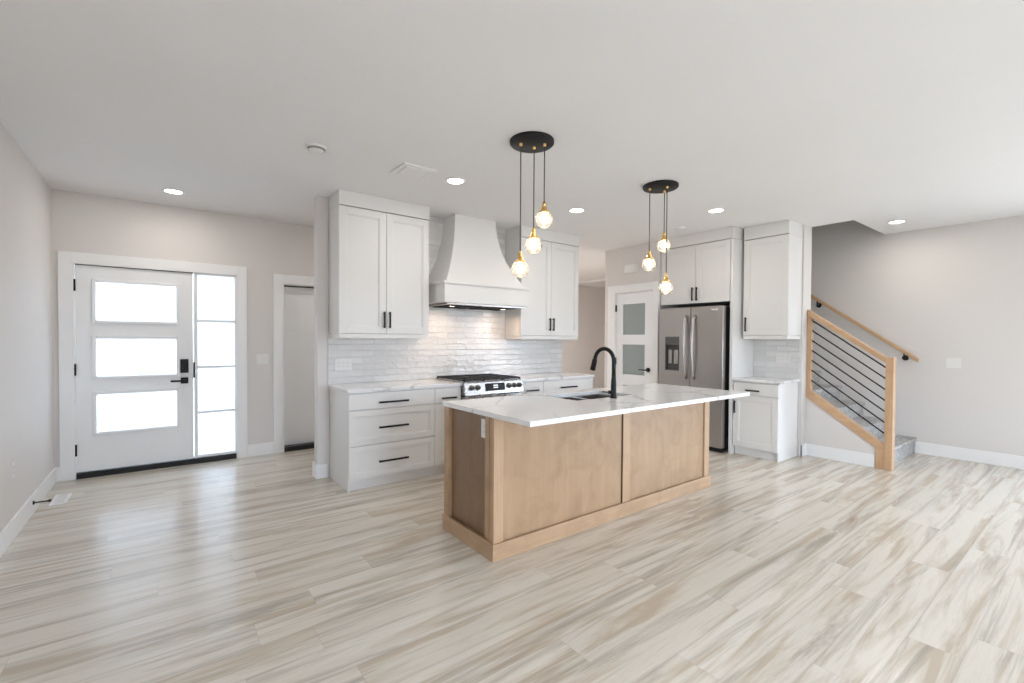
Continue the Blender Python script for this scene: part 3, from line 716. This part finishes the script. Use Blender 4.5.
# ------------------------------------------------------------------ switches, outlets and wall boxes
def plate(name, label, cat, axis, at, u, w, wd, ht, slots, group=None, face=-1):
    """axis: wall normal; at = wall face; face = direction the plate sticks out"""
    f2 = at+face*.006; a, b = sorted((at, f2)); a2, b2 = sorted((f2, f2+face*.003))
    def q(bm, u0, u1, lo, hi, w0, w1, bev=0):
        if axis == 'x': bx(bm, lo, hi, u0, u1, w0, w1, bev)
        else: bx(bm, u0, u1, lo, hi, w0, w1, bev)
    loc = (at, u, w-ht/2) if axis == 'x' else (u, at, w-ht/2)
    t = thing(name, label, cat, loc, group)
    bm = bmesh.new(); q(bm, u-wd/2, u+wd/2, a, b, w-ht/2, w+ht/2, .0015); obj('cover_plate', bm, 'plate', t)
    for k in range(slots):
        cu = u+(k-(slots-1)/2)*.046
        bm = bmesh.new(); q(bm, cu-.016, cu+.016, a2, b2, w-.033, w+.033, .001)
        r = obj('rocker' if 'switch' in name else 'socket', bm, 'plate', t)
        if 'switch' not in name:
            lo, hi = sorted((f2+face*.003, f2+face*.0034))
            for dw in (-.018, .018):
                for du in (-.006, .006):
                    bm = bmesh.new(); q(bm, cu+du-.0012, cu+du+.0012, lo, hi, w+dw-.005, w+dw+.005); obj('slot', bm, 'slot', r)
    return t
plate('light_switch', 'white two-gang light switch between the front door and the narrow doorway', 'light switch', 'y', YD, .914, 1.12, .118, .118, 2)
plate('electrical_outlet', 'white outlet low on the left wall near the entry', 'outlet', 'x', XL, 4.52, .46, .07, .115, 1, face=1)
plate('electrical_outlet', 'white outlet on the backsplash under the left upper cabinet', 'outlet', 'y', YW-.011, 1.428, 1.105, .165, .115, 3)
plate('electrical_outlet', 'white outlet on the tile above the small counter right of the refrigerator', 'outlet', 'x', XF-.011, 2.45, 1.16, .165, .12, 3)
plate('electrical_outlet', 'white outlet at the top of the maple island end panel', 'outlet', 'x', IX0+.026, 2.437, .795, .08, .12, 1)
plate('light_switch', 'white two-gang light switch on the right wall beyond the stair post', 'light switch', 'x', XR, 1.160, 1.122, .128, .118, 2)
dc = thing('door_chime', 'white rectangular chime box above the pantry door', 'door chime', (XP, 4.30, 2.34))
obj('cover', B((XP-.045, XP, 4.20, 4.40, 2.34, 2.465), bev=.006), 'plate', dc)
obj('grille', B(*[(XP-.047, XP-.045, 4.22, 4.38, 2.365+i*.016, 2.371+i*.016) for i in range(5)]), 'trim', dc)

# ------------------------------------------------------------------ floor register, door stop
fr_ = thing('floor_register', 'white floor vent register near the left wall by the entry', 'floor vent', (-.695, 5.34, 0))
obj('frame', B((-.748, -.728, 5.19, 5.50, .0, .005), (-.662, -.642, 5.19, 5.50, .0, .005), (-.728, -.662, 5.19, 5.21, .0, .005), (-.728, -.662, 5.48, 5.50, .0, .005), bev=.001), 'trim', fr_)
obj('louvre', B(*[(-.726+i*.0135, -.717+i*.0135, 5.212, 5.478, .0005, .004) for i in range(5)]), 'trim', fr_)
ds_ = thing('door_stop', 'black spring door stop on the left baseboard', 'door stop', (XL+BT, 5.03, .055))
bm = bmesh.new(); lathe(bm, (XL+BT, 5.03, .085), [(0, 0), (.016, 0), (.016, .006), (.006, .010), (.006, .085), (0, .085)], 16, 'x'); obj('rod', bm, 'black', ds_)
bm = bmesh.new(); lathe(bm, (XL+BT, 5.03, .085), [(0, .083), (.010, .083), (.010, .10), (0, .102)], 16, 'x'); obj('tip', bm, 'gasket', ds_)

# ------------------------------------------------------------------ ceiling fixtures
DL = [(.08, 5.38, 'round recessed ceiling light nearest the front door'),
      (2.02, 3.49, 'round recessed ceiling light in front of the left upper cabinet'),
      (3.49, 3.485, 'round recessed ceiling light between the two pendant clusters, over the range aisle'),
      (4.64, 2.58, 'round recessed ceiling light in front of the refrigerator'),
      (6.68, 1.55, 'round recessed ceiling light beside the stairwell opening'),
      (1.2, .3, 'added unseen recessed ceiling light near the middle of the living room, by the left wall'),  # from here on: out-of-view lights added as light sources
      (3.6, .1, 'added unseen recessed ceiling light over the centre of the living room'),
      (6.2, -.9, 'added unseen recessed ceiling light at the right end of the living room'),
      (2.2, -2.0, 'added unseen recessed ceiling light by the living room windows'),
      (2.35, 5.3, 'added unseen recessed ceiling light in the entry behind the range wall'),  # hidden light added to brighten the entry
      (5.5, 6.1, 'added unseen recessed ceiling light at the start of the hallway'),  # hidden hall lights, this and the next, added to brighten it
      (4.75, 7.3, 'added unseen recessed ceiling light at the far end of the hallway')]
for i, (x, y, lab) in enumerate(DL):
    power = DOWNLIGHT_W*(9.0 if 'hallway' in lab else 1.5 if 'entry behind' in lab else 1.0)  # the added hall and entry lights run stronger
    t = thing('recessed_light', lab, 'ceiling light', (x, y, CZ-.012), 'recessed ceiling lights')
    bm = bmesh.new(); lathe(bm, (x, y, CZ), [(.068, -.004), (.071, -.009), (.086, -.005), (.088, 0)], 32); obj('trim_ring', bm, 'plate', t)
    bm = bmesh.new(); lathe(bm, (x, y, CZ), [(0, -.006), (.068, -.006), (.070, -.001)], 32); obj('lens', bm, 'led', t)
    l = bpy.data.lights.new('lamp', 'AREA'); l.shape = 'DISK'; l.size = .11; l.energy = power; l.color = (1, .94, .87) if 'hallway' not in lab else (1, .98, 1)
    o = bpy.data.objects.new('lamp', l); C.objects.link(o); o.parent = t; o.location = (0, 0, -.006)

def pendant(lab, cx_, cy_, cords):
    t = thing('pendant_cluster', lab, 'pendant light', (cx_, cy_, CZ-.03), 'pendant clusters over the island')
    bm = bmesh.new(); lathe(bm, (cx_, cy_, CZ), [(0, -.026), (.146, -.026), (.152, -.020), (.152, -.001), (0, -.001)], 48); cn = obj('canopy', bm, 'black', t)
    for dx, dy, z in cords:
        x, y = cx_+dx, cy_+dy
        bm = bmesh.new(); lathe(bm, (x, y, CZ-.026), [(.011, 0), (.011, -.014), (.005, -.020)], 14); obj('cord_grip', bm, 'brass', cn)
        bm = bmesh.new(); tube(bm, [(x, y, CZ-.026), (x, y, z+.115)], .0038, 8); obj('cord', bm, 'cord', t)
        bm = bmesh.new(); lathe(bm, (x, y, z), [(0, .126), (.007, .126), (.009, .114), (.014, .110), (.015, .100), (.012, .096), (.012, .090), (.020, .084), (.021, .066), (.024, .062), (.040, .056), (.042, .052), (.040, .046), (.0, .046)], 24)
        so = obj('lamp_holder', bm, 'brass', t, 'brass lamp holder')
        bm = bmesh.new(); pr_ = []
        for i in range(15):
            a = math.radians(38+ (180-38)*i/14); pr_.append((max(.0, .061*math.sin(a)), .061*math.cos(a)))
        lathe(bm, (x, y, z), pr_, 20); obj('glass_globe', bm, 'glass', so)
        bm = bmesh.new(); lathe(bm, (x, y, z), [(0, .046), (.012, .044), (.013, .028), (.021, .012), (.023, -.002), (.016, -.018), (0, -.024)], 20); obj('bulb', bm, 'bulb', so)
        l = bpy.data.lights.new('lamp', 'POINT'); l.energy = PENDANT_W; l.color = (1, .84, .62); l.shadow_soft_size = .012
        o = bpy.data.objects.new('lamp', l); C.objects.link(o); o.parent = t; o.location = (x-cx_, y-cy_, z-CZ+.03)
rt = Vector((.797, -.604)); fw = Vector((.604, .797))
def off(a, b): v = rt*a+fw*b; return v.x, v.y
pendant('black round canopy with three glass globe pendants over the left half of the island', 2.035, 2.47,
        [(*off(-.077, -.02), 1.852), (*off(.017, .035), 2.027), (*off(.086, -.015), 2.194)])
pendant('black round canopy with three glass globe pendants over the right half of the island', 3.52, 2.475,
        [(*off(-.095, .0), 2.04), (*off(.055, .06), 2.22), (*off(.038, -.06), 1.83)])

sm = thing('smoke_detector', 'white round smoke detector on the ceiling near the entry', 'smoke detector', (.88, 3.50, CZ-.04))
bm = bmesh.new(); lathe(bm, (.88, 3.50, CZ), [(0, -.034), (.030, -.034), (.050, -.028), (.060, -.014), (.062, -.010), (.070, -.008), (.070, 0)], 32); obj('housing', bm, 'plate', sm)
bm = bmesh.new(); lathe(bm, (.88, 3.50, CZ), [(.053, -.026), (.055, -.0265), (.061, -.0145), (.060, -.014)], 32); obj('vent_ring', bm, 'slot', sm)
cv = thing('ceiling_vent', 'white square ceiling vent in front of the left upper cabinet', 'ceiling vent', (1.635, 3.505, CZ-.02))
obj('frame', B((1.495, 1.777, 3.365, 3.40, CZ-.014, CZ), (1.495, 1.777, 3.61, 3.645, CZ-.014, CZ), (1.495, 1.53, 3.40, 3.61, CZ-.014, CZ), (1.742, 1.777, 3.40, 3.61, CZ-.014, CZ), bev=.003), 'ceiling', cv)
obj('face_plate', B((1.535, 1.737, 3.405, 3.605, CZ-.016, CZ-.008), bev=.002), 'ceiling', cv)
sd = thing('carbon_monoxide_detector', 'small white round detector on the ceiling in front of the refrigerator cabinets', 'detector', (5.03, 3.26, CZ-.03))
bm = bmesh.new(); lathe(bm, (5.03, 3.26, CZ), [(0, -.022), (.05, -.022), (.065, -.012), (.068, 0)], 32); obj('housing', bm, 'plate', sd)

# ------------------------------------------------------------------ staircase
st = thing('staircase', 'grey carpeted stairs rising behind the oak railing', 'stairs', (6.78, 3.0, 0))
RI, RU, SY = .190, .262, 1.50
for i in range(12):
    y = SY+i*RU; z = (i+1)*RI
    bm = bmesh.new()
    n = .022
    prism(bm, [(y, z-RI-(0 if i == 0 else .02)), (y, z-.045), (y-n, z-.040), (y-n-.004, z-.020), (y-n, z-.004), (y-n+.012, z), (min(y+RU+.01, 4.71), z), (min(y+RU+.01, 4.71), z-RI-(0 if i == 0 else .02))], 'x', 6.236, XR-.001)
    obj('step', bm, 'carpet', st)
# wall panel under the open side of the stair (knee wall)
SL = .719
kb = bmesh.new(); prism(kb, [(1.53, 0), (2.25, 0), (2.25, .77), (1.53, .77-.72*.74)], 'x', 6.147, 6.206)
o = obj('wall_stair_knee', kb, 'wall'); o['kind'] = 'structure'

rl = thing('stair_railing', 'oak framed stair railing with seven black metal bars', 'railing', (6.165, 1.85, 0))
RX0, RX1 = 6.125, 6.20
def zt(y): return 1.738-(2.238-y)*SL+.0     # top of the top rail
bm = B((RX0-.01, RX1+.01, 1.420, 1.490, 0, 1.20), bev=.004); obj('newel_post', bm, 'oak', rl)
bm = B((RX0+.004, RX1-.004, 2.205, 2.248, .72, zt(2.205)-.03), bev=.003); obj('wall_post', bm, 'oak', rl)
bm = bmesh.new(); prism(bm, [(1.46, zt(1.46)-.062), (1.46, zt(1.46)), (2.248, zt(2.248)), (2.248, zt(2.248)-.062)], 'x', RX0-.008, RX1+.008, .004)
obj('top_rail', bm, 'oak_y', rl)
def zi(y): return .806-(2.239-y)*.74      # upper edge of the skirt board
def zb(y): return .692-(2.239-y)*.70      # lower edge of the skirt board
bm = bmesh.new(); prism(bm, [(1.565, zb(1.565)), (2.248, zb(2.248)), (2.248, zi(2.248)), (1.49, zi(1.49)), (1.49, 0), (1.565, 0)], 'x', RX0+.001, 6.145, .003)
obj('skirt_board', bm, 'oak_y', rl)
bm = bmesh.new(); prism(bm, [(1.492, zi(1.492)-.03), (2.248, zi(2.248)-.03), (2.248, zi(2.248)), (1.492, zi(1.492))], 'x', 6.146, 6.208, .002)
obj('shoe_rail', bm, 'oak_y', rl)
for k in range(7):
    z1 = 1.607-k*.1185
    bm = bmesh.new(); tube(bm, [(6.165, 2.21, z1+.008), (6.165, 1.486, z1-.704*SL-.02)], .0075, 10); obj('bar', bm, 'black', rl, 'black metal bar')
hr = thing('stair_handrail', 'oak handrail on black brackets along the right stair wall', 'handrail', (7.30, 2.5, 1.5))
def hz(y): return 1.165+(y-1.455)*.735
bm = bmesh.new(); prism(bm, [(1.455, hz(1.455)-.05), (1.455, hz(1.455)), (4.3, hz(4.3)), (4.3, hz(4.3)-.05)], 'x', 7.285, 7.33, .008)
obj('rail', bm, 'oak_y', hr)
for y in (1.60, 2.56, 3.6):
    z = hz(y)-.05
    bm = bmesh.new(); lathe(bm, (XR-.001, y, z-.055), [(0, -.010), (.030, -.010), (.033, -.004), (.033, 0)], 20, 'x')
    tube(bm, [(XR-.008, y, z-.055), (XR-.05, y, z-.055), (7.315, y, z-.035), (7.308, y, z)], .009, 10); obj('bracket', bm, 'black', hr)
